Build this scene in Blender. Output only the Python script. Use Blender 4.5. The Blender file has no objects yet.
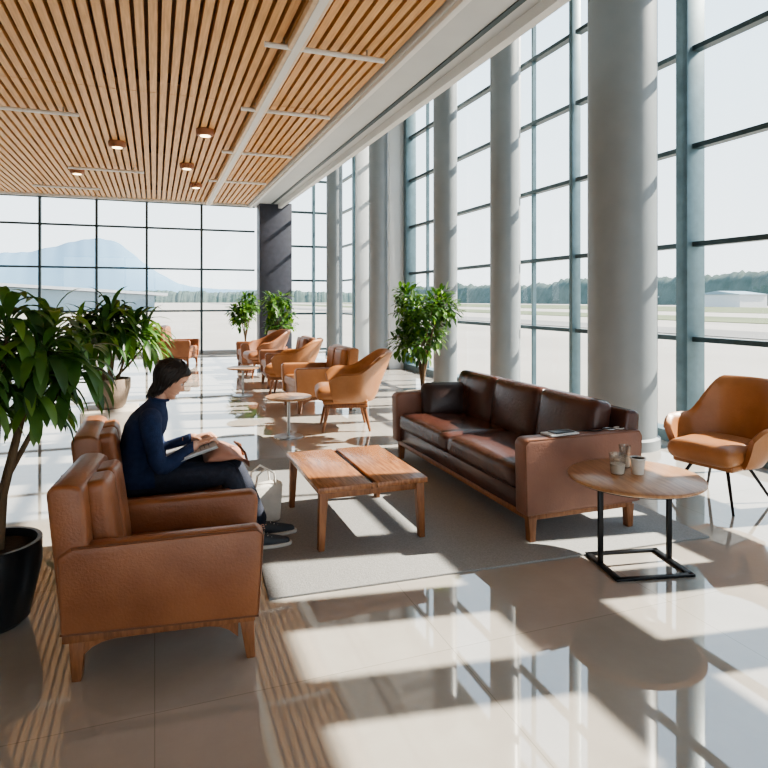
import bpy, bmesh, math, random
import numpy as np
from mathutils import Vector, Matrix, Euler, noise
from mathutils.kdtree import KDTree
random.seed(7)
S = bpy.context.scene
COL = S.collection
rad = math.radians

# ------------------------------------------------------------------ materials
def mat_new(name):
    m = bpy.data.materials.new(name); m.use_nodes = True
    nt = m.node_tree; b = nt.nodes['Principled BSDF']
    return m, nt, b

def mat(name, col, rough=0.5, metal=0.0, col2=None, scale=8, bump=0.0, bscale=60, stretch=(1,1,1), spec=None, detail=4):
    m, nt, b = mat_new(name)
    b.inputs['Roughness'].default_value = rough
    b.inputs['Metallic'].default_value = metal
    if spec is not None: b.inputs['Specular IOR Level'].default_value = spec
    tc = nt.nodes.new('ShaderNodeTexCoord'); mp = nt.nodes.new('ShaderNodeMapping')
    mp.inputs['Scale'].default_value = stretch
    nt.links.new(tc.outputs['Object'], mp.inputs['Vector'])
    if col2 is None: col2 = tuple(c*0.82 for c in col)
    n = nt.nodes.new('ShaderNodeTexNoise'); n.inputs['Scale'].default_value = scale; n.inputs['Detail'].default_value = detail
    nt.links.new(mp.outputs['Vector'], n.inputs['Vector'])
    r = nt.nodes.new('ShaderNodeValToRGB')
    r.color_ramp.elements[0].position = .35; r.color_ramp.elements[1].position = .65
    r.color_ramp.elements[0].color = (*col2, 1); r.color_ramp.elements[1].color = (*col, 1)
    nt.links.new(n.outputs['Fac'], r.inputs['Fac']); nt.links.new(r.outputs['Color'], b.inputs['Base Color'])
    if bump > 0:
        n2 = nt.nodes.new('ShaderNodeTexNoise'); n2.inputs['Scale'].default_value = bscale; n2.inputs['Detail'].default_value = 5
        nt.links.new(mp.outputs['Vector'], n2.inputs['Vector'])
        bp = nt.nodes.new('ShaderNodeBump'); bp.inputs['Strength'].default_value = bump; bp.inputs['Distance'].default_value = .01
        nt.links.new(n2.outputs['Fac'], bp.inputs['Height']); nt.links.new(bp.outputs['Normal'], b.inputs['Normal'])
    return m

def leafmat(name, col):
    m, nt, b = mat_new(name)
    b.inputs['Roughness'].default_value = .42
    tc = nt.nodes.new('ShaderNodeTexCoord'); n = nt.nodes.new('ShaderNodeTexNoise'); n.inputs['Scale'].default_value = 9
    nt.links.new(tc.outputs['Object'], n.inputs['Vector'])
    r = nt.nodes.new('ShaderNodeValToRGB')
    r.color_ramp.elements[0].color = (*[c*.6 for c in col], 1); r.color_ramp.elements[1].color = (*[c*1.35 for c in col], 1)
    nt.links.new(n.outputs['Fac'], r.inputs['Fac']); nt.links.new(r.outputs['Color'], b.inputs['Base Color'])
    t = nt.nodes.new('ShaderNodeBsdfTranslucent'); t.inputs['Color'].default_value = (col[0]*1.9, col[1]*1.8, col[2]*1.0, 1)
    mx = nt.nodes.new('ShaderNodeMixShader'); mx.inputs[0].default_value = .25
    nt.links.new(b.outputs[0], mx.inputs[1]); nt.links.new(t.outputs[0], mx.inputs[2])
    nt.links.new(mx.outputs[0], nt.nodes['Material Output'].inputs['Surface'])
    return m

def glassmat(name, tint=(.95,.98,.985), refl=.06):
    m = bpy.data.materials.new(name); m.use_nodes = True; nt = m.node_tree; nt.nodes.clear()
    o = nt.nodes.new('ShaderNodeOutputMaterial'); t = nt.nodes.new('ShaderNodeBsdfTransparent'); g = nt.nodes.new('ShaderNodeBsdfGlossy')
    t.inputs['Color'].default_value = (*tint, 1); g.inputs['Roughness'].default_value = .02
    mx = nt.nodes.new('ShaderNodeMixShader'); mx.inputs[0].default_value = refl
    nt.links.new(t.outputs[0], mx.inputs[1]); nt.links.new(g.outputs[0], mx.inputs[2]); nt.links.new(mx.outputs[0], o.inputs['Surface'])
    return m

LEA = mat('leather_cognac', (.30,.122,.056), .34, col2=(.22,.083,.037), scale=4, bump=.18, bscale=90)
LEA_D = mat('leather_cognac_trim', (.17,.065,.03), .42, bump=.2, bscale=90)
SOF = mat('leather_dark_brown', (.092,.038,.029), .26, col2=(.06,.025,.02), scale=4, bump=.25, bscale=40)
SOF_LIT = mat('leather_brown_sunlit', (.25,.122,.085), .42, col2=(.195,.092,.064), scale=4, bump=.2, bscale=70)  # sofa arms: sunlight put into a lighter leather colour
PIL = mat('leather_black_brown', (.045,.027,.027), .33, bump=.3, bscale=40)
TAN = mat('leather_tan', (.42,.19,.078), .38, col2=(.34,.145,.056), scale=5, bump=.15, bscale=80)
TAN_D = mat('leather_rust', (.31,.135,.066), .42, col2=(.24,.10,.05), scale=5, bump=.2, bscale=80)
WOODL = mat('wood_leg', (.30,.13,.058), .4, col2=(.19,.075,.03), scale=10, stretch=(6,6,1), bump=.05)
WOODT = mat('wood_table', (.38,.175,.08), .22, col2=(.22,.09,.04), scale=5, stretch=(14,1.2,6), bump=.05, detail=6)
WOODR = mat('wood_round_top', (.46,.26,.135), .28, col2=(.31,.155,.075), scale=5, stretch=(10,1,4), detail=6)
SLAT = mat('wood_slat', (.76,.44,.19), .45, col2=(.58,.31,.12), scale=3, stretch=(14,.7,5), detail=5)
SLATB = mat('wood_backing', (.34,.175,.075), .7)
STEEL = mat('steel', (.45,.46,.47), .3, 1)
BLACK = mat('black_metal', (.018,.018,.02), .35, .6)
FRAME = mat('window_frame_bluegrey', (.13,.20,.23), .4, .3)
FRAMED = mat('window_frame_dark', (.05,.08,.09), .4, .3)
COLM = mat('column_paint', (.23,.255,.27), .42, col2=(.21,.235,.25), scale=3)
PIERM = mat('pier_dark', (.055,.06,.085), .5)
WHITE = mat('white_paint', (.76,.76,.75), .6, col2=(.73,.73,.72), scale=2)
WHITEG = mat('soffit_grey', (.60,.62,.63), .5, col2=(.57,.59,.6), scale=2)
GLASS = glassmat('window_glass')
CUPG = glassmat('cup_glass', (.86,.86,.84), .15)
POTB = mat('pot_black', (.02,.022,.025), .35)
POTC = mat('pot_stone', (.30,.23,.18), .7, col2=(.22,.17,.13), bump=.3)
POTT = mat('pot_terracotta', (.28,.10,.05), .6)
PLINTH = mat('plinth_beige', (.62,.56,.50), .5)
SOIL = mat('soil', (.05,.032,.02), .95, bump=.6, bscale=40)
BARK = mat('bark', (.17,.11,.06), .8, bump=.5, bscale=50)
G1 = leafmat('leaf_green', (.06,.145,.03)); G2 = leafmat('leaf_dark', (.03,.085,.022)); G3 = leafmat('leaf_light', (.12,.23,.045))
PAPER = mat('paper', (.62,.63,.64), .6, col2=(.50,.52,.54), scale=40)
CUPW = mat('paper_cup', (.8,.76,.7), .5)
SKIN = mat('skin', (.66,.38,.27), .45, col2=(.60,.33,.23), scale=20)
HAIR = mat('hair', (.018,.010,.007), .42, col2=(.010,.006,.005), scale=12, stretch=(8,8,1))
NAVY = mat('sweater_navy', (.018,.035,.10), .9, col2=(.012,.025,.075), scale=30, bump=.5, bscale=200)
JEAN = mat('jeans_dark', (.022,.028,.05), .8, col2=(.014,.018,.034), scale=40, bump=.4, bscale=150)
SHOE = mat('shoe_dark', (.05,.06,.075), .6, bump=.3)
SOLE = mat('shoe_sole', (.62,.6,.57), .6)
LIPS = mat('lips', (.45,.14,.12), .4)
EYEW = mat('eye_white', (.8,.78,.76), .2)
EYED = mat('eye_dark', (.02,.012,.01), .2)
BAGW = mat('canvas_white', (.72,.70,.66), .8, bump=.3)
PINKBR = mat('leather_rose_brown', (.42,.21,.15), .5, col2=(.34,.16,.11), bump=.2)

# rug
RUG, nt, b = mat_new('rug_grey'); b.inputs['Roughness'].default_value = .95
n = nt.nodes.new('ShaderNodeTexNoise'); n.inputs['Scale'].default_value = 120; n.inputs['Detail'].default_value = 3
tc = nt.nodes.new('ShaderNodeTexCoord'); nt.links.new(tc.outputs['Object'], n.inputs['Vector'])
r = nt.nodes.new('ShaderNodeValToRGB'); r.color_ramp.elements[0].color = (.19,.193,.193,1); r.color_ramp.elements[1].color = (.37,.373,.373,1)
nt.links.new(n.outputs['Fac'], r.inputs['Fac']); nt.links.new(r.outputs['Color'], b.inputs['Base Color'])
bp = nt.nodes.new('ShaderNodeBump'); bp.inputs['Strength'].default_value = .6; bp.inputs['Distance'].default_value = .004
nt.links.new(n.outputs['Fac'], bp.inputs['Height']); nt.links.new(bp.outputs['Normal'], b.inputs['Normal'])

# polished tile floor
FLOOR, nt, b = mat_new('floor_polished_tile')
tc = nt.nodes.new('ShaderNodeTexCoord'); br = nt.nodes.new('ShaderNodeTexBrick')
br.offset = 0; br.inputs['Scale'].default_value = 1; br.inputs['Brick Width'].default_value = 1.2; br.inputs['Row Height'].default_value = 1.2
br.inputs['Mortar Size'].default_value = .002; br.inputs['Mortar Smooth'].default_value = .1; br.inputs['Bias'].default_value = 0
br.inputs['Color1'].default_value = (.45,.425,.39,1); br.inputs['Color2'].default_value = (.47,.445,.41,1); br.inputs['Mortar'].default_value = (.33,.31,.28,1)
nt.links.new(tc.outputs['Object'], br.inputs['Vector'])
n = nt.nodes.new('ShaderNodeTexNoise'); n.inputs['Scale'].default_value = 1.6; n.inputs['Detail'].default_value = 8; n.inputs['Roughness'].default_value = .65
nt.links.new(tc.outputs['Object'], n.inputs['Vector'])
r = nt.nodes.new('ShaderNodeValToRGB'); r.color_ramp.elements[0].position = .3; r.color_ramp.elements[0].color = (.84,.83,.82,1); r.color_ramp.elements[1].position = .7
nt.links.new(n.outputs['Fac'], r.inputs['Fac'])
mx = nt.nodes.new('ShaderNodeMix'); mx.data_type = 'RGBA'; mx.blend_type = 'MULTIPLY'; mx.inputs[0].default_value = 1
nt.links.new(br.outputs['Color'], mx.inputs[6]); nt.links.new(r.outputs['Color'], mx.inputs[7]); nt.links.new(mx.outputs[2], b.inputs['Base Color'])
b.inputs['Roughness'].default_value = .025; b.inputs['IOR'].default_value = 1.9; b.inputs['Specular IOR Level'].default_value = .9

# ------------------------------------------------------------------ mesh builder
class M:
    def __init__(s): s.v=[]; s.f=[]; s.mi=[]; s.mats=[]
    def add(s, vs, fs, m, mtx=None):
        if m not in s.mats: s.mats.append(m)
        k = s.mats.index(m); o = len(s.v)
        if mtx is not None: vs = [mtx @ Vector(v) for v in vs]
        s.v.extend([tuple(v) for v in vs])
        s.f.extend([[i+o for i in f] for f in fs]); s.mi.extend([k]*len(fs))
    def addbm(s, bm, m, mtx=None):
        bm.verts.index_update()
        s.add([v.co.copy() for v in bm.verts], [[v.index for v in f.verts] for f in bm.faces], m, mtx); bm.free()
    def box(s, c, size, m, bevel=0, seg=2, rot=(0,0,0)):
        bm = bmesh.new(); bmesh.ops.create_cube(bm, size=1)
        for v in bm.verts: v.co = Vector((v.co.x*size[0], v.co.y*size[1], v.co.z*size[2]))
        if bevel: bmesh.ops.bevel(bm, geom=bm.edges[:], offset=bevel, segments=seg, profile=.5, affect='EDGES')
        s.addbm(bm, m, Matrix.Translation(c) @ Euler(rot).to_matrix().to_4x4())
    def cushion(s, c, size, m, r=.04, puff=.02, rot=(0,0,0), n=12):
        bm = bmesh.new(); bmesh.ops.create_cube(bm, size=2)
        bmesh.ops.subdivide_edges(bm, edges=bm.edges[:], cuts=n, use_grid_fill=True)
        h = [size[0]/2, size[1]/2, size[2]/2]; r = min(r, min(h)*.98)
        for v in bm.verts:
            p = [max(-1,min(1,x)) for x in v.co]
            q = [math.sin(x*math.pi/2)*.35+x*.65 for x in p]
            w = Vector([q[i]*h[i] for i in range(3)])
            inn = Vector([max(-(h[i]-r), min(h[i]-r, w[i])) for i in range(3)])
            d = w-inn
            if d.length > 1e-9: w = inn + d.normalized()*min(r, d.length)
            ax = min(range(3), key=lambda i: h[i])
            o = [i for i in range(3) if i != ax]
            w[ax] += (1 if p[ax]>0 else -1)*abs(p[ax])*puff*(1-p[o[0]]**2)*(1-p[o[1]]**2)
            v.co = w
        s.addbm(bm, m, Matrix.Translation(c) @ Euler(rot).to_matrix().to_4x4())
    def prism(s, poly, a, b, m, axis='Y', bevel=0, seg=3, mtx=None):
        bm = bmesh.new()
        def P(p, t): return {'Y':(p[0],t,p[1]), 'X':(t,p[0],p[1]), 'Z':(p[0],p[1],t)}[axis]
        A = [bm.verts.new(P(p,a)) for p in poly]; B = [bm.verts.new(P(p,b)) for p in poly]
        bm.faces.new(A); bm.faces.new(B[::-1]); k = len(poly)
        for i in range(k): bm.faces.new([A[i],B[i],B[(i+1)%k],A[(i+1)%k]])
        bmesh.ops.recalc_face_normals(bm, faces=bm.faces[:])
        if bevel: bmesh.ops.bevel(bm, geom=bm.edges[:], offset=bevel, segments=seg, profile=.5, affect='EDGES')
        s.addbm(bm, m, mtx)
    def rings(s, R, m, closed=True, cap=True):
        k = len(R[0]); vs = [v for r in R for v in r]; fs = []
        for i in range(len(R)-1):
            for j in range(k if closed else k-1):
                j2 = (j+1)%k; fs.append([i*k+j, i*k+j2, (i+1)*k+j2, (i+1)*k+j])
        if cap: fs.append(list(range(k))[::-1]); fs.append([(len(R)-1)*k+j for j in range(k)])
        s.add(vs, fs, m)
    def tube(s, pts, r, m, n=10):
        pts = [Vector(p) for p in pts]; rr = r if isinstance(r, (list,tuple)) else [r]*len(pts)
        R = []; up = None
        for i,p in enumerate(pts):
            t = (pts[min(i+1,len(pts)-1)]-pts[max(i-1,0)]).normalized()
            if up is None: up = Vector((0,0,1)) if abs(t.z)<.9 else Vector((1,0,0))
            a = t.cross(up).normalized(); bb = a.cross(t).normalized(); up = bb
            R.append([p+(a*math.cos(2*math.pi*j/n)+bb*math.sin(2*math.pi*j/n))*rr[i] for j in range(n)])
        s.rings(R, m)
    def lathe(s, prof, c, m, n=40, sx=1, sy=1):
        R = [[Vector((c[0]+r*math.cos(2*math.pi*j/n)*sx, c[1]+r*math.sin(2*math.pi*j/n)*sy, c[2]+z)) for j in range(n)] for r,z in prof]
        s.rings(R, m)
    def build(s, name, loc=(0,0,0), rotz=0, sharp=38, parent=None, scale=1):
        me = bpy.data.meshes.new(name); me.from_pydata(s.v, [], s.f); me.validate()
        for m in s.mats: me.materials.append(m)
        if len(me.polygons) == len(s.mi): me.polygons.foreach_set('material_index', s.mi)
        bm = bmesh.new(); bm.from_mesh(me); bmesh.ops.recalc_face_normals(bm, faces=bm.faces[:]); bm.to_mesh(me); bm.free()
        me.polygons.foreach_set('use_smooth', [True]*len(me.polygons))
        me.set_sharp_from_angle(angle=rad(sharp)); me.update()
        o = bpy.data.objects.new(name, me); COL.objects.link(o)
        o.location = loc; o.rotation_euler = (0,0,rotz); o.scale = (scale,)*3
        if parent: o.parent = parent
        return o

# ------------------------------------------------------------------ shell
XW = 5.2; YF = 17.9; YB = -6.0; XL = -5.2; ZC = 4.2; ZT = 5.7
m = M(); m.box(((XW+XL)/2, (YF+YB)/2, -.1), (XW-XL+.3, YF-YB+.3, .2), FLOOR); m.build('floor')
m = M(); m.box((XL-.1,(YF+YB)/2,2.3),(.2,YF-YB,4.6),WHITE); m.build('wall_left')
m = M(); m.box(((2.5+XL)/2,(YF+YB)/2,4.5),(2.5-XL+.1,YF-YB+.3,.1),SLATB)
m.build('ceiling')
m = M(); x = XL+.06
while x < 2.46:
    for (a,b2) in ((YB,.2),(.212,4.4),(4.412,8.6),(8.612,12.8),(12.812,YF-.05)):
        m.box((x,(a+b2)/2,ZC+.05),(.082,b2-a,.10),SLAT)
    x += .122
for y in (-4,.2,4.4,8.6,12.8,17): m.box(((2.5+XL)/2,y,ZC+.19),(2.5-XL,.06,.11),SLATB)
m.build('ceiling_slats')
m = M()
m.box((2.9,(YF+YB)/2,ZC+.06),(.8,YF-YB,.2),WHITEG,.01)
m.box((2.56,(YF+YB)/2,ZC-.06),(.07,YF-YB,.06),WHITE,.008)
m.box((3.27,(YF+YB)/2,ZC+.8),(.1,YF-YB,1.9),WHITE)
m.box((3.05,(YF+YB)/2,ZC-.045),(.06,YF-YB,.02),FRAMED)
m.build('trim_soffit')
m = M(); m.box(((3.2+XW)/2,(YF+YB)/2,ZT+.1),(XW-3.2+.4,YF-YB+.3,.2),WHITE)
for y in np.arange(-4.48,17.5,1.88): m.box(((3.3+XW)/2,y,ZT-.08),(XW-3.35,.1,.16),WHITEG)
m.build('ceiling_atrium')
m = M()
m.box((1.37,6,ZC-.07),(.17,23,.09),mat('beam_wood_white',(.80,.62,.44),.4),.02)
m.box((1.37,6,ZC-.118),(.08,23,.012),WHITE)
m.build('ceiling_light_beam')
for i,(xa,xb,y) in enumerate([(1.05,2.35,6.35),(1.1,2.35,8.6),(1.1,2.35,11.2),(1.1,2.35,14),(-2.3,-1.0,9.7),(-1.6,-.2,13.6),(-2.6,-1.2,16)]):
    m = M(); m.tube([(xa,y,0),(xb,y,0)],.028,WHITE,12)
    m.tube([(xa+.2,y,0),(xa+.2,y,.1)],.012,STEEL); m.tube([(xb-.2,y,0),(xb-.2,y,.1)],.012,STEEL)
    m.build('ceiling_track_light',(0,0,ZC-.09))
LAMP = mat('lamp_lens', (.9,.8,.6), .3); LB = LAMP.node_tree.nodes['Principled BSDF']; LB.inputs['Emission Color'].default_value=(1,.75,.42,1); LB.inputs['Emission Strength'].default_value=5
for (x,y) in [(.75,10.2),(.6,12.9),(.9,15.0),(-.6,11.5),(-1.5,14.2)]:
    m = M(); m.lathe([(0,-.1),(.12,-.1),(.14,-.07),(.14,.0),(.0,.0)],(0,0,0),TAN_D,20); m.lathe([(.0,-.106),(.08,-.106),(.08,-.1),(0,-.1)],(0,0,0),LAMP,20)
    m.build('ceiling_spotlight',(x,y,ZC))

# window wall bays (right)
ys = [round(-4.48+1.88*i,3) for i in range(4,12)]+[YF]
HZ = [1.1,2.07,3.07,4.07,5.0]
wn = 1
for i in range(len(ys)-1):
    a,b2 = ys[i],ys[i+1]; m = M()
    thick = (i%2==1)
    w = .15 if thick else .07
    L = b2-a
    m.box((0,0,ZT/2),(.24 if thick else .14,w,ZT),FRAME,.008)
    for z in HZ: m.box((0,L/2,z),(.10,L-w,.05),FRAMED)
    if not thick: m.box((0,L/2,ZT/2),(.06,.035,ZT),FRAME)
    m.box((0,L/2,.06),(.2,L-w,.12),FRAME); m.box((0,L/2,ZT-.05),(.16,L-w,.1),FRAME)
    m.add([(0,w/2,.1),(0,L,.1),(0,L,ZT),(0,w/2,ZT)],[[0,1,2,3]],GLASS)
    m.build('window_%d'%wn,(XW,a,0)); wn+=1
# added right wall, out of view; openings shaped to cast floor sun patches
Y0 = ys[0]-.04
ops = [(2.30,2.80),(1.62,2.06),(.94,1.40),(.2,.70),(-.7,0.0),(-1.9,-1.2),(-3.1,-2.4),(-4.4,-3.7)]
zb_ = [(.25,1.45),(1.75,2.6),(2.95,3.85)]
m = M(); cur = Y0
for (a,b2) in ops:
    m.box((XW,(b2+cur)/2,ZT/2),(.14,cur-b2,ZT),WHITE)
    zc = 0
    for (z0,z1) in zb_+[(ZT,ZT)]:
        if z0>zc: m.box((XW,(a+b2)/2,(zc+z0)/2),(.14,b2-a,z0-zc),WHITE)
        zc = z1
    cur = a
m.box((XW,(YB+cur)/2,ZT/2),(.14,cur-YB,ZT),WHITE)
m.build('wall_right_sun_mask')
for (a,b2) in ops:  # unseen panes for the added sun-shaping openings
    m = M()
    for (z0,z1) in zb_:
        L=b2-a
        for yy in (.012,L-.012): m.box((0,yy,(z0+z1)/2),(.08,.024,z1-z0),FRAMED)
        for zz in (z0+.012,z1-.012): m.box((0,L/2,zz),(.08,L,.024),FRAMED)
        m.add([(0,0,z0),(0,L,z0),(0,L,z1),(0,0,z1)],[[0,1,2,3]],GLASS)
    m.build('window_%d'%wn,(XW,a,0)); wn+=1
xs = [-5.2,-4.15,-2.75,-1.43,-.2,1.22,2.68]
for i in range(len(xs)-1):
    a,b2 = xs[i],xs[i+1]; m = M(); L=b2-a
    m.box((0,0,ZC/2),(.06,.14,ZC),FRAMED,.005)
    for z in (1.2,2.35,3.45): m.box((L/2,0,z),(L,.06,.05),FRAMED)
    m.box((L/2,0,.05),(L,.14,.1),WHITEG); m.box((L/2,0,ZC-.03),(L,.1,.08),FRAMED)
    m.add([(.02,0,.1),(L,0,.1),(L,0,ZC),(.02,0,ZC)],[[0,1,2,3]],GLASS)
    m.build('window_%d'%wn,(a,YF,0)); wn+=1
m = M(); L = XW-3.6
for x in (0,L/2,L-.05): m.box((x,0,ZT/2),(.07,.14,ZT),FRAME)
for z in (.05,1.1,2.07,3.07,4.07,5.0,ZT-.03): m.box((L/2,0,z),(L,.08,.06),FRAMED)
m.add([(0,0,0),(L,0,0),(L,0,ZT),(0,0,ZT)],[[0,1,2,3]],GLASS); m.build('window_%d'%wn,(3.6,YF,0)); wn+=1
m = M(); m.box((0,0,2.1),(.9,.5,4.2),PIERM,.01); m.box((0,0,.05),(.94,.54,.1),FRAMED,.01); m.build('pier_dark',(3.16,17.45,0))
m = M(); m.box((0,0,0),(8.0,.3,.6),WHITE); m.build('wall_far_header',(-1.2,YF,4.45))
for i in range(6):  # rear glazing, out of view, added to let fill light in from behind
    a = XL+i*1.735; m = M(); L = 1.735
    m.box((0,0,2.1),(.08,.14,4.2),FRAMED)
    for z in (.05,2.1,4.15): m.box((L/2,0,z),(L,.1,.08),FRAMED)
    m.add([(0,0,.1),(L,0,.1),(L,0,4.2),(0,0,4.2)],[[0,1,2,3]],GLASS); m.build('window_%d'%wn,(a,YB,0)); wn+=1
def column(x,y,r):
    m = M(); m.lathe([(0,0),(r+.03,0),(r+.03,.1),(r,.12),(r,ZT),(0,ZT)],(0,0,0),COLM,48); m.build('column',(x,y,0))
column(4.55,5.18,.34)
for y in (7.6,9.5): column(4.62,y,.20)
for y in (12.8,16.4): column(4.62,y,.22)
for y in (7.95,10.0,12.55,14.9):
    m = M(); m.box((0,0,ZT/2),(.34,.07,ZT),WHITEG,.01); m.build('trim_fin',(4.92,y,0))

# ------------------------------------------------------------------ rug
m = M(); m.box((0,0,.006),(2.75,2.75,.012),RUG,.004); m.build('area_rug',(1.98,4.40,0),rad(-3))

# ------------------------------------------------------------------ armchair
def armchair(name, loc, rotz, armz=.555, seatz=.41, backz=.78, W=.62, A=LEA, T=LEA_D, scale=1):
    m = M(); hw = W/2
    for s in (-1,1):
        y0,y1 = sorted((s*hw, s*(hw-.085)))
        poly = [(-.37,.20),(.385,.185),(.405,armz-.03),(.38,armz),(-.33,armz-.015),(-.385,armz-.05)]
        m.prism(poly,y0,y1,A,'Y',bevel=.016,seg=3)
        m.tube([(-.37,s*(hw-.004),.205),(.382,s*(hw-.004),.19),(.40,s*(hw-.004),armz-.03),(.375,s*(hw-.004),armz-.006),(-.33,s*(hw-.004),armz-.02)],.0045,T,6)
    m.prism([(-.37,.2),(-.24,.2),(-.29,backz-.02),(-.33,backz),(-.40,backz),(-.425,backz-.025)],-hw+.01,hw-.01,A,'Y',bevel=.02,seg=3)
    ww = (W-.2)/2
    for s in (-1,1): m.cushion((-.245,s*ww/2,(seatz+backz)/2-.025),(.10,ww+.004,backz-seatz+.02),A,.03,.009,(0,-.13,0))
    m.tube([(-.395,0,.22),(-.43,0,backz-.03)],.004,T,6)
    m.box((.03,0,.245),(.66,W-.16,.11),A,.01)
    m.cushion((.075,0,seatz-.06),(.62,W-.175,.125),A,.04,.015)
    m.box((.0,0,.172),(.74,W-.06,.035),WOODL,.006)
    for s in (-1,1):
        y = s*(hw-.055)
        for sx,xx in ((1,.33),(-1,-.32)):
            m.prism([(xx-.028,.185),(xx+.034,.185),(xx+.03+sx*.01,.0),(xx-.006+sx*.01,.0)],y-.022,y+.022,WOODL,'Y',bevel=.005,seg=2)
        m.prism([( -.30,.17)]+[(-.30+.60*t, .155-.06*(2*t-1)**6) for t in [i/16 for i in range(17)]]+[(.30,.17)],y-.016,y+.016,WOODL,'Y')
    m.prism([( -hw+.07,.17)]+[(-hw+.07+(W-.14)*t, .155-.05*(2*t-1)**6) for t in [i/16 for i in range(17)]]+[(hw-.07,.17)],.32,.35,WOODL,'X')
    return m.build(name,loc,rotz,scale=scale)
armchair('leather_armchair',(.055,2.92,0),rad(-6),W=.58)
armchair('leather_armchair',(.02,3.84,0),0,armz=.44,seatz=.395,backz=.80,W=.66)

# ------------------------------------------------------------------ sofa
m = M(); HL=1.13
m.box((0,0,.235),(.82,2*HL-.06,.13),SOF,.02)
m.box((0,0,.15),(.80,2*HL-.08,.04),WOODL,.005)
for s,mm,zz in ((-1,SOF_LIT,.64),(1,SOF_LIT,.62)):
    ya,yb = sorted((s*HL,s*(HL-.13)))
    m.prism([(-.44,.17),(.43,.17),(.45,zz-.03),(.43,zz),(-.42,zz),(-.45,zz-.03)],ya,yb,mm,'Y',bevel=.022,seg=4)
    m.tube([(-.43,s*(HL-.005),.18),(-.44,s*(HL-.005),zz-.035),(-.41,s*(HL-.005),zz-.008),(.42,s*(HL-.005),zz-.008),(.44,s*(HL-.005),zz-.04),(.42,s*(HL-.005),.18)],.005,LEA_D,6)
m.prism([(.25,.2),(.42,.2),(.46,.74),(.42,.765),(.35,.765)],-HL+.03,HL-.03,SOF,'Y',bevel=.025,seg=3)
sl=(2*HL-.27)/2
for i in range(2): m.cushion((-.11,-sl/2+sl*i,.365),(.66,sl-.005,.15),SOF,.05,.022)
bl=(2*HL-.27)/3
for i in range(3): m.cushion((.235,-bl+bl*i,.60),(.17,bl-.004,.44),SOF,.06,.025,(0,.17,0))
m.cushion((.0,HL-.24,.55),(.46,.13,.34),PIL,.06,.05,(-.25,0,-.15))
for sx in (-.37,.38):
    for sy in (-HL+.06,HL-.06):
        m.prism([(sx-.03,.15),(sx+.03,.15),(sx+.02,0),(sx-.02,0)],sy-.025,sy+.025,WOODL,'Y',bevel=.004)
m.build('leather_sofa',(2.55,4.35,.012))

# ------------------------------------------------------------------ coffee table
m = M()
m.box((-.185,0,.365),(.335,.92,.035),WOODT,.006); m.box((.185,0,.365),(.335,.92,.035),WOODT,.006)
m.box((0,0,.355),(.035,.90,.02),BLACK)
m.box((0,-.44,.36),(.03,.03,.03),WOODT); m.box((0,.44,.36),(.03,.03,.03),WOODT)
for s in (-1,1):
    m.box((s*.30,0,.325),(.025,.82,.045),WOODL,.003); m.box((0,s*.41,.325),(.6,.025,.045),WOODL,.003)
    for t in (-1,1):
        m.prism([(s*.31-.028,.35),(s*.31+.028,.35),(s*.325+.018,0),(s*.325-.018,0)],t*.415-.024,t*.415+.024,WOODL,'Y',bevel=.004)
m.build('coffee_table',(1.25,4.0,.012))

# ------------------------------------------------------------------ side table
m = M()
m.lathe([(0,.478),(.355,.478),(.37,.486),(.37,.496),(.36,.503),(0,.503)],(0,0,0),WOODR,64)
m.lathe([(0,.47),(.34,.47),(.34,.478),(0,.478)],(0,0,0),BLACK,48)
for s in (-1,1):
    m.box((s*.21,-.0,.24),(.03,.018,.46),BLACK,.003)
    m.box((s*.21,-.03,.008),(.035,.36,.014),BLACK,.003)
m.box((0,-.2,.008),(.455,.03,.014),BLACK,.003); m.box((0,.14,.008),(.455,.03,.014),BLACK,.003)
m.box((0,0,.462),(.45,.04,.014),BLACK,.003)
m.build('round_side_table',(2.57,2.82,.0),rad(-12))
def cup(x,y,h,r,m1):
    m = M(); m.lathe([(0,0),(r*.75,0),(r,h),(r-.003,h),(r*.75-.003,.004),(0,.004)],(0,0,0),m1,28)
    if m1 is CUPG: m.lathe([(0,.005),(r*.74,.005),(r*.86,h*.5),(0,h*.5)],(0,0,0),CUPW,24)
    else: m.lathe([(r,h-.004),(r+.003,h-.002),(r+.003,h+.003),(r-.004,h+.003),(r-.004,h-.004)],(0,0,0),WHITE,28)
    return m.build('drinking_cup',(x,y,.504))
cup(2.49,2.87,.115,.048,CUPG); cup(2.60,2.83,.09,.042,CUPW); cup(2.63,2.97,.13,.036,CUPG)
m = M(); m.box((0,0,.006),(.22,.11,.012),PAPER,.002); m.box((.01,0,.015),(.15,.08,.006),BLACK,.002); m.build('tablet_computer',(2.40,3.287,.654),rad(5))
m = M(); pts=[(-.12+.3*t, .02*math.sin(9*t), .005) for t in [i/30 for i in range(31)]]
m.tube(pts,.004,BLACK,8); m.tube([(.14+.04*math.cos(a),.03*math.sin(a),.006) for a in np.linspace(0,6.2,20)],.004,STEEL,8)
m.tube([(.22+.03*math.cos(a),.03*math.sin(a),.006) for a in np.linspace(0,6.2,20)],.004,WHITE,8)
m.build('charging_cable',(2.64,3.285,.654))

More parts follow.
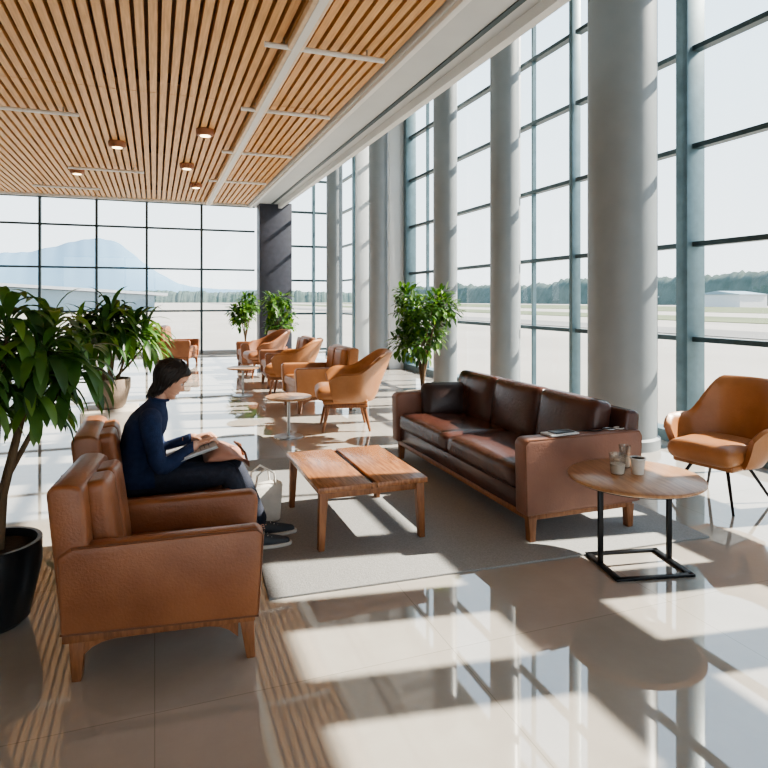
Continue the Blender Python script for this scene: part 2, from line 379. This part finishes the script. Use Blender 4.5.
# ------------------------------------------------------------------ tub / shell chairs
def tub(name, loc, rotz, m1, legs='metal', backz=.86, armz=.60, scale=1, r0=.25, r1=.35, bw=95, plat=12):
    m = M(); R = []; N = 60; ph0 = rad(118)
    seatb = .30
    for i in range(N+1):
        ph = -ph0+2*ph0*i/N
        t = .5+.5*math.cos(min(1,max(0,abs(ph)-rad(plat))/rad(bw-plat))*math.pi)
        zt = armz+(backz-armz)*t
        if abs(ph)>rad(98): zt -= .07*((abs(ph)-rad(98))/rad(20))**2
        th = .05
        ring = []
        K = 8
        def pos(r,z):
            ex = 1.0+.12*t
            lean = .06*t*max(0,(z-.45)/.4)
            return Vector((-r*math.cos(ph)*ex+.02-lean, r*math.sin(ph)*1.04, z))
        for j in range(K+1):
            s = j/K; z = seatb+(zt-seatb)*s; r = r0+(r1-r0)*(s**.7); ring.append(pos(r+th/2,z-.01*(s==1)))
        ring.append(pos(r1+.006,zt+.012))
        for j in range(K+1):
            s = 1-j/K; z = seatb+(zt-seatb)*s; r = r0+(r1-r0)*(s**.7); ring.append(pos(r-th/2,z-.01*(s==1)))
        R.append(ring)
    m.rings(R, m1)
    m.cushion((.05,0,.385),(.56,.50,.13),m1,.06,.025)
    m.box((.03,0,.305),(.46,.46,.05),m1,.02,3)
    if legs=='metal':
        m.box((.02,0,.275),(.3,.3,.015),STEEL,.003)
        for sx in (-1,1):
            for sy in (-1,1): m.tube([(.02+sx*.13,sy*.13,.28),(.02+sx*.27,sy*.25,.0)],[.013,.009],BLACK,10)
    else:
        m.box((.02,0,.26),(.44,.44,.04),WOODL,.006)
        for sx in (-1,1):
            for sy in (-1,1): m.tube([(.02+sx*.18,sy*.18,.27),(.02+sx*.24,sy*.23,.0)],[.024,.013],WOODL,10)
    return m.build(name,loc,rotz,sharp=50,scale=scale)
tub('shell_armchair',(4.0,3.50,0),rad(192),TAN,'metal',backz=.88,armz=.59,bw=68,plat=30)
tub('tub_armchair',(2.12,7.0,0),rad(168),TAN,'wood',backz=.80,armz=.60,scale=1.12,r1=.38,bw=80,plat=30)
armchair('leather_armchair',(2.15,8.45,0),rad(182),W=.80,A=TAN,scale=1.08)
tub('tub_armchair',(2.0,9.7,0),rad(160),TAN,'wood',backz=.80,armz=.62,scale=1.1,r1=.38,bw=80,plat=30)
armchair('leather_armchair',(2.2,10.9,0),rad(178),W=.80,A=TAN_D,scale=1.08)
tub('tub_armchair',(2.0,12.2,0),rad(185),TAN_D,'wood',backz=.82,armz=.62,scale=1.1,r1=.38,plat=30)
armchair('leather_armchair',(2.1,13.4,0),rad(180),W=.8,A=TAN_D,scale=1.08)
armchair('leather_armchair',(.48,15.2,0),rad(-20),W=.75,A=TAN_D,scale=1.05,backz=.86)
for (x,y) in ((1.38,6.75),(1.3,9.9)):
    m = M(); m.lathe([(0,.42),(.24,.42),(.25,.43),(.25,.445),(0,.445)],(0,0,0),WOODR,40)
    m.tube([(0,0,.42),(0,0,.02)],.018,STEEL,12); m.lathe([(0,0),(.16,0),(.16,.01),(.02,.02),(0,.02)],(0,0,0),STEEL,32); m.build('cocktail_table',(x,y,0))

# ------------------------------------------------------------------ plants
def leaf(m, base, d, L, w, droop, mt, n=6, fold=.25):
    d = Vector(d).normalized(); p = Vector(base); side = d.cross(Vector((0,0,1)))
    if side.length<.05: side = Vector((1,0,0))
    side.normalize(); vs=[]; fs=[]
    for i in range(n+1):
        t = i/n; ww = w*.5*(math.sin(math.pi*min(1,(t*.93+.05)))**.8) if i<n else .001
        up = side.cross(d).normalized()
        vs += [p-side*ww+up*ww*fold, p.copy(), p+side*ww+up*ww*fold]
        d = (d+Vector((0,0,-droop/n))).normalized(); p = p+d*(L/n)
    for i in range(n):
        a=i*3; fs += [[a,a+1,a+4,a+3],[a+1,a+2,a+5,a+4]]
    m.add(vs,fs,mt)
def rosette(m, c, k, L, w, droop, e0=0, e1=80):
    for i in range(k):
        az = i*2.399+random.uniform(-.3,.3); e = rad(e0+(e1-e0)*(i/k)+random.uniform(-8,8))
        d = (math.cos(az)*math.cos(e), math.sin(az)*math.cos(e), math.sin(e))
        l = L*random.uniform(.75,1.1)
        b0 = Vector(c)+Vector((0,0,(i/k)*.10)); st = Vector(d)*.06
        m.tube([b0,b0+st],.004,G1,5)
        leaf(m, b0+st, d, l, w*random.uniform(.8,1.1), droop*random.uniform(.7,1.3), random.choice((G1,G1,G2,G3)))
def pot(m, r0, r1, h, mt, z=0):
    m.lathe([(0,z),(r0*.8,z),(r0,z+.03),(r1,z+h*.7),(r1,z+h),(r1-.02,z+h),(r1-.025,z+h-.05),(0,z+h-.05)],(0,0,0),mt,40)
    m.lathe([(0,z+h-.055),(r1-.022,z+h-.055),(r1-.03,z+h-.035),(0,z+h-.03)],(0,0,0),SOIL,30)
m = M(); pot(m,.15,.20,.38,POTB)
canes = [((.0,.0),(.05,.02),1.33),((.05,-.03),(.20,-.02),1.20),((-.05,.03),(-.15,.1),1.3),((.02,.06),(.20,.24),1.3),((-.03,-.05),(-.1,-.16),1.2),((.02,.0),(.32,.12),1.14)]
for (a,bb,h) in canes:
    m.tube([(a[0]*.6,a[1]*.6,.32),(a[0],a[1],.6),((a[0]+bb[0])/2,(a[1]+bb[1])/2,h*.8),(bb[0],bb[1],h)],[.016,.014,.012,.01],BARK,8)
    rosette(m,(bb[0],bb[1],h-.05),36,.25,.06,2.4,-5,78)
    rosette(m,((a[0]+bb[0])/2+.01,(a[1]+bb[1])/2,h-.20),14,.23,.055,2.2,0,40)
m.build('potted_rubber_plant',(-.70,3.32,0),sharp=60)
m = M(); m.box((0,0,.2),(.52,.52,.4),PLINTH,.01); pot(m,.14,.19,.30,POTC,.4)
for (a,bb,h) in [((0,0),(0,0),1.27),((.06,0),(.22,-.03),1.17),((-.06,0),(-.2,.04),1.17),((0,.06),(.05,.2),1.22),((0,-.05),(-.05,-.2),1.10),((.0,0),(.34,.1),1.04),((0,0),(-.30,-.05),1.06)]:
    m.tube([(a[0],a[1],.66),((a[0]+bb[0])/2,(a[1]+bb[1])/2,h*.8),(bb[0],bb[1],h)],[.014,.012,.008],BARK,7)
    rosette(m,(bb[0],bb[1],h-.06),40,.38,.065,2.1,-5,82)
m.build('potted_dracaena',(-.42,6.9,0),sharp=60)
def bush(name, loc, h0, h1, R, k, lw, pt, ph=.4, prr=.2):
    m = M(); pot(m,prr*.8,prr,ph,pt); zc=(h0+h1)/2; H=(h1-h0)/2
    for i in range(9):
        az=i*2.4; rr=R*.6
        m.tube([(0,0,ph-.05),(.02*math.cos(az),.02*math.sin(az),h0*.9),(rr*.5*math.cos(az),rr*.5*math.sin(az),zc-.05),(rr*math.cos(az),rr*math.sin(az),zc+H*random.uniform(0,.6))],[.014,.012,.007,.003],BARK,6)
    blobs=[]
    for i in range(13):
        az=random.uniform(0,6.28); u=random.uniform(-.75,.8); q=math.sqrt(1-u*u)*random.uniform(.4,.85)
        blobs.append(Vector((R*q*math.cos(az),R*q*math.sin(az),zc+H*u*.9)))
    for i in range(k):
        c=random.choice(blobs); d=Vector((random.gauss(0,1),random.gauss(0,1),random.gauss(0.2,1))).normalized()
        p=c+d*R*random.uniform(.12,.42)
        leaf(m,p,d+Vector((random.uniform(-.6,.6),random.uniform(-.6,.6),random.uniform(-.5,.4))),lw*random.uniform(.8,1.3),lw*.5,.8,random.choice((G1,G2,G3,G1)),n=4)
    m.build(name,loc,sharp=60)
bush('potted_ficus',(2.72,6.15,0),.78,1.68,.38,1600,.08,POTC,.5,.22)
bush('potted_shrub',(2.15,15.9,0),.65,1.6,.42,600,.14,POTT,.4,.2)
bush('potted_shrub',(2.75,14.6,0),.65,1.7,.42,600,.14,POTT,.4,.2)

# ------------------------------------------------------------------ woman
YC = 3.84
def loft(pts, radii, n=20, sub=5, flat=None, cap=True):
    P=[Vector(p) for p in pts]; Q=[]; Rr=[]
    for i in range(len(P)-1):
        p0=P[max(i-1,0)];p1=P[i];p2=P[i+1];p3=P[min(i+2,len(P)-1)]
        for k in range(sub):
            t=k/sub; Q.append(.5*((2*p1)+(p2-p0)*t+(2*p0-5*p1+4*p2-p3)*t*t+(3*p1-p0-3*p2+p3)*t**3))
            tt=t*t*(3-2*t); Rr.append(radii[i]*(1-tt)+radii[i+1]*tt)
    Q.append(P[-1]); Rr.append(radii[-1])
    if cap:
        d0=(Q[0]-Q[1]).normalized(); d1=(Q[-1]-Q[-2]).normalized(); r0,r1=Rr[0],Rr[-1]
        pre=[(Q[0]+d0*r0*math.sin(a),r0*math.cos(a)) for a in (1.45,1.1,.75,.38)]
        post=[(Q[-1]+d1*r1*math.sin(a),r1*math.cos(a)) for a in (.38,.75,1.1,1.45)]
        Q=[q for q,_ in pre]+Q+[q for q,_ in post]; Rr=[r for _,r in pre]+Rr+[r for _,r in post]
    R=[]; up=None
    for i,p in enumerate(Q):
        t=(Q[min(i+1,len(Q)-1)]-Q[max(i-1,0)]).normalized()
        if up is None: up=Vector((0,0,1)) if abs(t.z)<.8 else Vector((1,0,0))
        a=t.cross(up).normalized(); b_=a.cross(t).normalized(); up=b_
        ring=[]
        for j in range(n):
            o=(a*math.cos(2*math.pi*j/n)+b_*math.sin(2*math.pi*j/n))*Rr[i]
            if flat:
                ax=Vector(flat[0]).normalized(); o=o-ax*o.dot(ax)*(1-flat[1])
            ring.append(p+o)
        R.append(ring)
    return R
bodyM = M()
def put(R, mt): bodyM.rings(R, mt)
TR=[(-.09,.395,.09,.12),(-.095,.43,.125,.165),(-.095,.50,.13,.175),(-.095,.57,.112,.15),(-.088,.64,.10,.135),(-.070,.71,.108,.145),(-.048,.77,.115,.16),(-.03,.82,.105,.165),(-.012,.86,.085,.15),(.0,.89,.065,.11),(.012,.915,.052,.068),(.02,.935,.048,.054)]
def tring(lst,n=40):
    out=[]
    for cx,z,rx,ry in lst:
        out.append([Vector((cx+rx*math.cos(2*math.pi*j/n),ry*math.sin(2*math.pi*j/n),z+.14*(-(rx*math.cos(2*math.pi*j/n)))*(z>.6))) for j in range(n)])
    return out
def dens(lst,k=4):
    o=[]
    for i in range(len(lst)-1):
        for t in range(k):
            f=t/k; o.append(tuple(lst[i][q]*(1-f)+lst[i+1][q]*f for q in range(4)))
    o.append(lst[-1]); return o
D=dens(TR)
put(tring([d for d in D if d[1]<=.47]),JEAN)
put(tring([d for d in D if d[1]>=.46]),NAVY)
put(loft([(.01,0,.90),(.035,0,.95),(.07,0,1.01)],[.047,.044,.046],24),SKIN)
for s in (-1,1):
    put(loft([(-.022,s*.125,.832),(-.02,s*.175,.80),(-.002,s*.205,.69),(.03,s*.215,.585),(.12,s*.175,.61),(.205,s*.115,.655)],[.062,.058,.05,.046,.041,.033],24),NAVY)
    W0=Vector((.205,s*.115,.657)); pc=Vector((.262,s*.085,.672))
    put(loft([W0-Vector((.02,0,.003)),W0+Vector((.02,-s*.012,.006))],[.024,.025],16,4),SKIN)
    put(loft([W0+Vector((.015,-s*.008,.004)),pc,pc+Vector((.028,-s*.012,.004))],[.027,.036,.036],18,5,flat=((-.25,0,1),.42)),SKIN)
    fd=Vector((.93,-s*.33,.10)).normalized(); sd=Vector((.33,s*.93,0)).normalized()
    for k,(off,Lf) in enumerate([(.030,.055),(.010,.070),(-.010,.076),(-.030,.068)]):
        b0=pc+fd*.022+sd*off
        p1=b0+fd*(Lf*.45)+sd*off*.15+Vector((0,0,.008)); p2=b0+fd*(Lf*.78)+sd*off*.2+Vector((0,0,-.004)); p3=b0+fd*Lf+sd*off*.2+Vector((0,0,-.018))
        put(loft([b0,p1,p2,p3],[.0088,.0084,.0078,.0068],12,4),SKIN)
    tb=W0+fd*.03-sd*.026
    put(loft([tb,tb+fd*.028-sd*.022,tb+fd*.052-sd*.03+Vector((0,0,-.008))],[.0125,.0105,.0085],12,4),SKIN)
    fx=.0 if s<0 else .07
    kn=(.40+fx*.5,s*.105,.478)
    put(loft([(-.08,s*.085,.485),(.14,s*.10,.484),(.30+fx*.4,s*.105,.485),kn,(.455+fx*.8,s*.10,.37),(.49+fx,s*.095,.26),(.545+fx,s*.09,.13)],[.09,.086,.073,.066,.058,.056,.048],24),JEAN)
    put(loft([(.54+fx,s*.09,.15),(.56+fx,s*.09,.07)],[.036,.036],16),SKIN)
    put(loft([(.555+fx,s*.09,.065),(.60+fx,s*.09,.06),(.67+fx,s*.092,.045),(.745+fx,s*.095,.036)],[.038,.042,.038,.028],20,5,flat=((0,1,0),.9)),SHOE)
kd=KDTree(len(bodyM.v)); lab=np.zeros(len(bodyM.v),int)
for f,mi in zip(bodyM.f,bodyM.mi):
    for i in f: lab[i]=mi
for i,v in enumerate(bodyM.v): kd.insert(v,i)
kd.balance()
tmp=bodyM.build('tmp_body')
md=tmp.modifiers.new('r','REMESH'); md.mode='VOXEL'; md.voxel_size=.0042; md.adaptivity=0
sm=tmp.modifiers.new('s','SMOOTH'); sm.factor=.5; sm.iterations=3
dg=bpy.context.evaluated_depsgraph_get(); me=bpy.data.meshes.new_from_object(tmp.evaluated_get(dg))
me.materials.clear()
for mt in bodyM.mats: me.materials.append(mt)
iJ,iN,iS,iH=[bodyM.mats.index(q) for q in (JEAN,NAVY,SKIN,SHOE)]
for p in me.polygons:
    c=p.center; k=int(lab[kd.find(c)[1]])
    if k in (iJ,iN) and c.x<.0 and c.z<.60 and abs(c.y)<.19: k=iN if c.z>.455 else iJ
    if k in (iN,iS) and c.x>.16 and c.z>.60: k=iS if c.x>.208 else iN
    if k in (iJ,iS) and c.z<.2: k=iJ if c.z>.10 else iS
    if k in (iN,iS) and c.z>.88 and abs(c.y)<.12: k=iN if c.z<.938-.25*c.x else iS
    p.material_index=k; p.use_smooth=True
bpy.data.objects.remove(tmp)
woman=bpy.data.objects.new('woman_reading',None); COL.objects.link(woman); woman.location=(.0,YC,0)
body=bpy.data.objects.new('body',me); COL.objects.link(body); body.parent=woman
HM=M()
def itp(tab,z): return float(np.interp(z,[a for a,_ in tab],[b for _,b in tab]))
FR=[(-.112,.035),(-.106,.062),(-.095,.076),(-.083,.074),(-.073,.070),(-.062,.078),(-.055,.076),(-.048,.079),(-.036,.078),(-.01,.079),(.0,.077),(.012,.079),(.028,.086),(.05,.086),(.07,.078),(.085,.066),(.098,.046),(.108,.02),(.112,.002)]
BK=[(-.112,.0),(-.09,-.03),(-.06,-.062),(-.03,-.082),(0,-.094),(.03,-.10),(.055,-.097),(.08,-.078),(.098,-.05),(.108,-.02),(.112,-.002)]
WD=[(-.112,.012),(-.106,.026),(-.095,.037),(-.08,.047),(-.06,.056),(-.03,.064),(0,.069),(.03,.073),(.055,.072),(.08,.058),(.098,.038),(.108,.016),(.112,.002)]
NSE=[(-.050,0),(-.044,.006),(-.037,.020),(-.031,.023),(-.02,.016),(-.005,.008),(.008,.001),(.02,0)]
R=[]
zs=np.concatenate([np.linspace(-.112,.085,70),np.linspace(.088,.112,14)])
for z in zs:
    f,bk,w=itp(FR,z),itp(BK,z),itp(WD,z); ring=[]
    for j in range(72):
        a=2*math.pi*j/72; c,s_=math.cos(a),math.sin(a)
        x=(f*abs(c)**.85 if c>0 else -abs(bk)*abs(c)**.9); y=w*math.copysign(abs(s_)**.85,s_)
        if c>0:
            x+=itp(NSE,z)*math.exp(-(y/(.010+.004*(z<-.028)))**2)
            for e in (-1,1):
                x-=.009*math.exp(-((y-e*.031)/.013)**2-((z-.0)/.010)**2)
                x+=.004*math.exp(-((y-e*.036)/.018)**2-((z+.028)/.016)**2)
            x-=.003*math.exp(-(y/.022)**2-((z+.0565)/.0022)**2)
        ring.append(Vector((x,y,z)))
    R.append(ring)
HM.rings(R,SKIN)
def ell(M_,c,r,mt,n=16):
    RR=[]
    for i in range(n+1):
        t=max(-1.55,min(1.55,-math.pi/2+math.pi*i/n))
        RR.append([Vector((c[0]+r[0]*math.cos(t)*math.cos(2*math.pi*j/n),c[1]+r[1]*math.cos(t)*math.sin(2*math.pi*j/n),c[2]+r[2]*math.sin(t))) for j in range(n)])
    M_.rings(RR,mt)
for e in (-1,1):
    ell(HM,(.0635,e*.030,-.001),(.0105,.013,.0075),EYEW); ell(HM,(.0715,e*.030,-.003),(.004,.0055,.0055),EYED)
    HM.tube([(.066,e*.044,.0),(.0745,e*.037,.005),(.077,e*.028,.006),(.075,e*.018,.002)],[.0012,.002,.002,.0012],HAIR,6)
    HM.tube([(.068,e*.046,.016),(.078,e*.036,.022),(.083,e*.024,.022),(.084,e*.014,.018)],[.0012,.0026,.0028,.0015],HAIR,6)
    ell(HM,(-.008,e*.069,-.012),(.016,.006,.029),SKIN); HM.tube([(-.008+.014*math.cos(a),e*.075,-.008+.024*math.sin(a)) for a in np.linspace(-1.2,3.9,16)],.0035,SKIN,6)
ell(HM,(.0755,0,-.0535),(.0055,.020,.0042),LIPS); ell(HM,(.0745,0,-.0605),(.0065,.018,.005),LIPS)
hloc=(.090,0,1.038); TILT=rad(28)
head=HM.build('head',hloc,0,sharp=60,parent=woman); head.rotation_euler=(0,TILT,0)
HR=M(); NP=180; NR=34
def hb(d): return float(np.interp(d,[0,22,40,55,70,84,96,120,150,180],[.058,.056,.053,.045,.030,-.020,-.085,-.125,-.135,-.138]))
def surf(a,z):
    f,bk,w=itp(FR,max(z,-.02)),abs(itp(BK,max(z,-.055))),itp(WD,max(z,-.05))
    c,s_=math.cos(a),math.sin(a)
    return (f*abs(c)**.85 if c>0 else -bk*abs(c)**.9), w*math.copysign(abs(s_)**.85,s_)
rr_=[]
for i in range(NR+1):
    t=i/NR; ring=[]
    for j in range(NP):
        a=2*math.pi*j/NP; aa=math.degrees(min(a,2*math.pi-a)); zb=hb(aa)
        z=.1118-(.1118-zb)*(1-math.cos(t*math.pi/2))**.9
        x,y=surf(a,z); n=Vector((x,y,max(0,z)*1.0)).normalized()
        th=.004+.014*min(1,t*1.6)*(.45+.55*min(1,max(0,(aa-30)/60)))
        if t<.3: th=.012
        th+=.0016*math.sin(j*2.4)*math.sin(j*.61+2*t)+.0008*math.sin(j*5.3+3*t)
        if t>.92: th*=1-.55*(t-.92)/.08
        ring.append(Vector((x,y,z))+n*th)
    rr_.append(ring)
HR.rings(rr_,HAIR,cap=False); HR.add(rr_[0],[list(range(NP))],HAIR)
rs=random.Random(3)
for k in range(170):
    a=rs.uniform(rad(62),rad(298)); aa=math.degrees(min(a,2*math.pi-a)); zb=hb(aa)-rs.uniform(-.012,.014)
    pts=[]
    for q in range(7):
        t=q/6; z=.095-(.095-zb)*t; a2=a-(.35 if a<math.pi else -.35)*(1-t)**2
        x,y=surf(a2,z); n=Vector((x,y,max(0,z))).normalized(); pts.append(Vector((x,y,z))+n*(.0165+rs.uniform(-.001,.002)-(.006*t if aa>100 else 0)))
    HR.tube(pts,[.002,.004,.0045,.0045,.004,.0035,.001],HAIR,5)
hair=HR.build('hair',hloc,0,sharp=80,parent=woman); hair.rotation_euler=(0,TILT,0)
sd_=hair.modifiers.new('sol','SOLIDIFY'); sd_.thickness=.004; sd_.offset=-1
SM=M()
for s in (-1,1):
    fx=.0 if s<0 else .07
    out=[]
    for j in range(28):
        a=2*math.pi*j/28; c,s2=math.cos(a),math.sin(a); xx=.655+fx+.132*c; ww=.038+.008*c-.004*math.cos(2*a); out.append((xx,s*.092+ww*math.copysign(abs(s2)**.8,s2)))
    SM.prism(out,.013,.034,SOLE,'Z',bevel=.004,seg=2)
    for q in range(4): SM.tube([(.615+fx+.022*q,s*.092-.022,.098-.011*q),(.62+fx+.022*q,s*.092+.022,.098-.011*q)],.003,SOLE,6)
SM.build('shoe_soles',(0,0,0),parent=woman)
CM=M(); CM.tube([(.022+.053*math.cos(a),.056*math.sin(a),.927-.006*math.cos(a)*2) for a in np.linspace(0,2*math.pi,40)],.008,NAVY,8); CM.build('sweater_collar',(0,0,0),parent=woman)
# notebook on lap
m=M()
for s in (-1,1):
    m.prism([(-.14,0),(.14,0),(.14,.008),(.0,.011),(-.14,.008)],min(s*.005,s*.2),max(s*.005,s*.2),PAPER,'Y')
m.box((0,0,-.003),(.29,.42,.004),STEEL,.001)
for q in range(9): m.box((-.1+.025*q,-.1,.0135),(.003,.15,.001),PIERM)
o=m.build('open_notebook',(.20,YC,.622)); o.rotation_euler=(0,rad(-17),0)
m=M(); R=[]
for i in range(25):
    t=i/24; y=-.17+.34*t; k=math.sin(math.pi*t)**.25 if 0<t<1 else .25
    prof=[(.27,.555),(.28,.60),(.315,.645),(.35,.65),(.40,.63),(.46,.59),(.52,.52),(.53,.50),(.50,.535),(.44,.56),(.36,.562)]
    cx=sum(p[0] for p in prof)/11; cz=.585
    R.append([Vector((cx+(p[0]-cx)*(.85+.15*k),y,cz+(p[1]-cz)*k+.004*math.sin(8*t+p[0]*30))) for p in prof])
m.rings(R,PINKBR); m.tube([(.52,-.1,.53),(.50,-.12,.60),(.47,-.05,.63),(.46,.05,.63),(.5,.1,.6),(.52,.1,.53)],.007,LEA_D,8)
m.build('brown_handbag',(0.0,YC,.0))
m=M(); m.prism([(-.11,0),(.11,0),(.13,.26),(-.13,.26)],-.05,.05,BAGW,'Y',bevel=.02,seg=3)
for s in (-1,1): m.tube([(-.07,s*.045,.25),(-.06,s*.05,.33),(0,s*.05,.37),(.06,s*.05,.33),(.07,s*.045,.25)],.007,BAGW,8)
m.build('white_tote_bag',(.68,4.18,.012),rad(15))

# ------------------------------------------------------------------ outside
TAR=mat('apron_concrete',(.34,.31,.275),.9,col2=(.29,.265,.235),scale=.15)
GRS=mat('grass',(.12,.14,.065),.95,col2=(.09,.11,.05),scale=.1)
RUN=mat('runway_asphalt',(.20,.19,.18),.9,scale=.1)
TRE=mat('tree_foliage_haze',(.085,.12,.11),.95,col2=(.06,.09,.08),scale=.3)  # distance haze mixed into the foliage colour
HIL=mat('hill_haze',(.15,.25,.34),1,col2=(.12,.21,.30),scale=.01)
BLD=mat('hangar_white',(.6,.61,.62),.7); BLDB=mat('terminal_roof',(.24,.33,.39),.5)
m=M(); m.box((0,0,-.5),(6000,6000,.2),TAR); m.build('ground')
for (x,w_,mt,nm) in ((30,6,RUN,'runway'),(52,14,GRS,'grass_verge'),(110,60,GRS,'grass_field')):
    m=M(); m.box((0,0,0),(w_,500,.04),mt); m.build(nm,(x,100,-.37))
m=M(); m.box((0,0,0),(500,40,.04),GRS); m.build('grass_field',(-300,160,-.37))
def ridge(name, p0, p1, h, depth, mt, nn, amp, fr, base=-.4):
    p0=Vector(p0);p1=Vector(p1); d=(p1-p0); nrm=Vector((-d.y,d.x,0)).normalized(); m=M(); R=[]
    for i in range(nn+1):
        t=i/nn; c=p0+d*t
        u=t*fr
        hh=h*(1+amp*(.8*noise.noise(Vector((u,3.1,0)))+.5*noise.noise(Vector((u*4,7.1,0)))+.35*noise.noise(Vector((u*13,1.1,0)))+.2*noise.noise(Vector((u*31,5.1,0)))))
        if name=='mountain': hh=h*max(.05,(math.exp(-((t-.47)/.085)**2)+.75*math.exp(-((t-.33)/.10)**2)+.25*math.exp(-((t-.68)/.16)**2)))*(1+.10*noise.noise(Vector((t*14,1,0)))+.05*noise.noise(Vector((t*60,1,0))))
        ring=[]
        for k,(o_,z_) in enumerate(((-1,0),(-.8,.5),(-.5,.8),(-.15,.97),(0,1),(.5,.7),(1,0))):
            jj=.25*noise.noise(Vector((u*9,k*1.7,0)))
            ring.append(c+nrm*depth*(o_+jj*.5)+Vector((0,0,base+hh*z_*(1+jj*.4*(z_<1)))))
        R.append(ring)
    m.rings(R,mt,closed=False,cap=False); m.build(name,sharp=180)
ridge('treeline',(215,-150,0),(175,420,0),11,8,TRE,1800,.3,14)
ridge('treeline',(175,420,0),(-60,480,0),8,8,TRE,900,.3,10)
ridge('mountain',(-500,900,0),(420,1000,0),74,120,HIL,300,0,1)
m=M(); m.box((0,0,1.6),(10,14,3.6),BLD); m.prism([(-7.4,3.4),(7.4,3.4),(0,4.4)],-5.2,5.2,BLDB,'X'); m.build('hangar',(150,128,-.4))
m=M(); m.box((0,0,1.3),(6,20,3),BLD); m.box((0,0,3),(6.5,21,.4),BLDB); m.build('hangar',(152,170,-.4))
m=M(); m.prism([(-45,0),(14,0),(14,2.6),(-10,4),(-45,5)],-8,8,BLDB,'Y'); m.prism([(-46,5),(-10,4.1),(16,2.6),(16,3.0),(-10,4.6),(-46,5.6)],-9,9,BLD,'Y'); m.build('terminal_building',(-14,115,-.4))

# ------------------------------------------------------------------ light
sun=bpy.data.lights.new('sun','SUN'); sun.energy=14.0; sun.angle=rad(.6); sun.color=(1,.90,.76)
so=bpy.data.objects.new('sun',sun); COL.objects.link(so); so.rotation_euler=Vector((-1,.16,-.82)).to_track_quat('-Z','Y').to_euler(); so.location=(30,-5,25)
w=bpy.data.worlds.new('sky'); S.world=w; w.use_nodes=True; nt=w.node_tree; bg=nt.nodes['Background']
tc=nt.nodes.new('ShaderNodeTexCoord'); sx=nt.nodes.new('ShaderNodeSeparateXYZ'); nt.links.new(tc.outputs['Generated'],sx.inputs[0])
r=nt.nodes.new('ShaderNodeValToRGB'); r.color_ramp.elements[0].position=0; r.color_ramp.elements[0].color=(.86,.90,.92,1)
r.color_ramp.elements[1].position=1; r.color_ramp.elements[1].color=(.42,.62,.88,1)
e=r.color_ramp.elements.new(.3); e.color=(.70,.82,.91,1)
nt.links.new(sx.outputs['Z'],r.inputs['Fac']); nt.links.new(r.outputs['Color'],bg.inputs['Color']); bg.inputs['Strength'].default_value=2.0

# ------------------------------------------------------------------ camera
cam=bpy.data.cameras.new('camera'); co=bpy.data.objects.new('camera',cam); COL.objects.link(co)
co.location=(0,0,1.5); co.rotation_euler=(rad(90),0,rad(-20.3)); cam.sensor_width=36; cam.lens=36*620/768; cam.shift_y=-84/768
cam.clip_end=8000; S.camera=co
S.view_settings.view_transform='AgX'
try: S.view_settings.look='AgX - Medium High Contrast'
except Exception as ex: print(ex)
S.view_settings.exposure=0.5
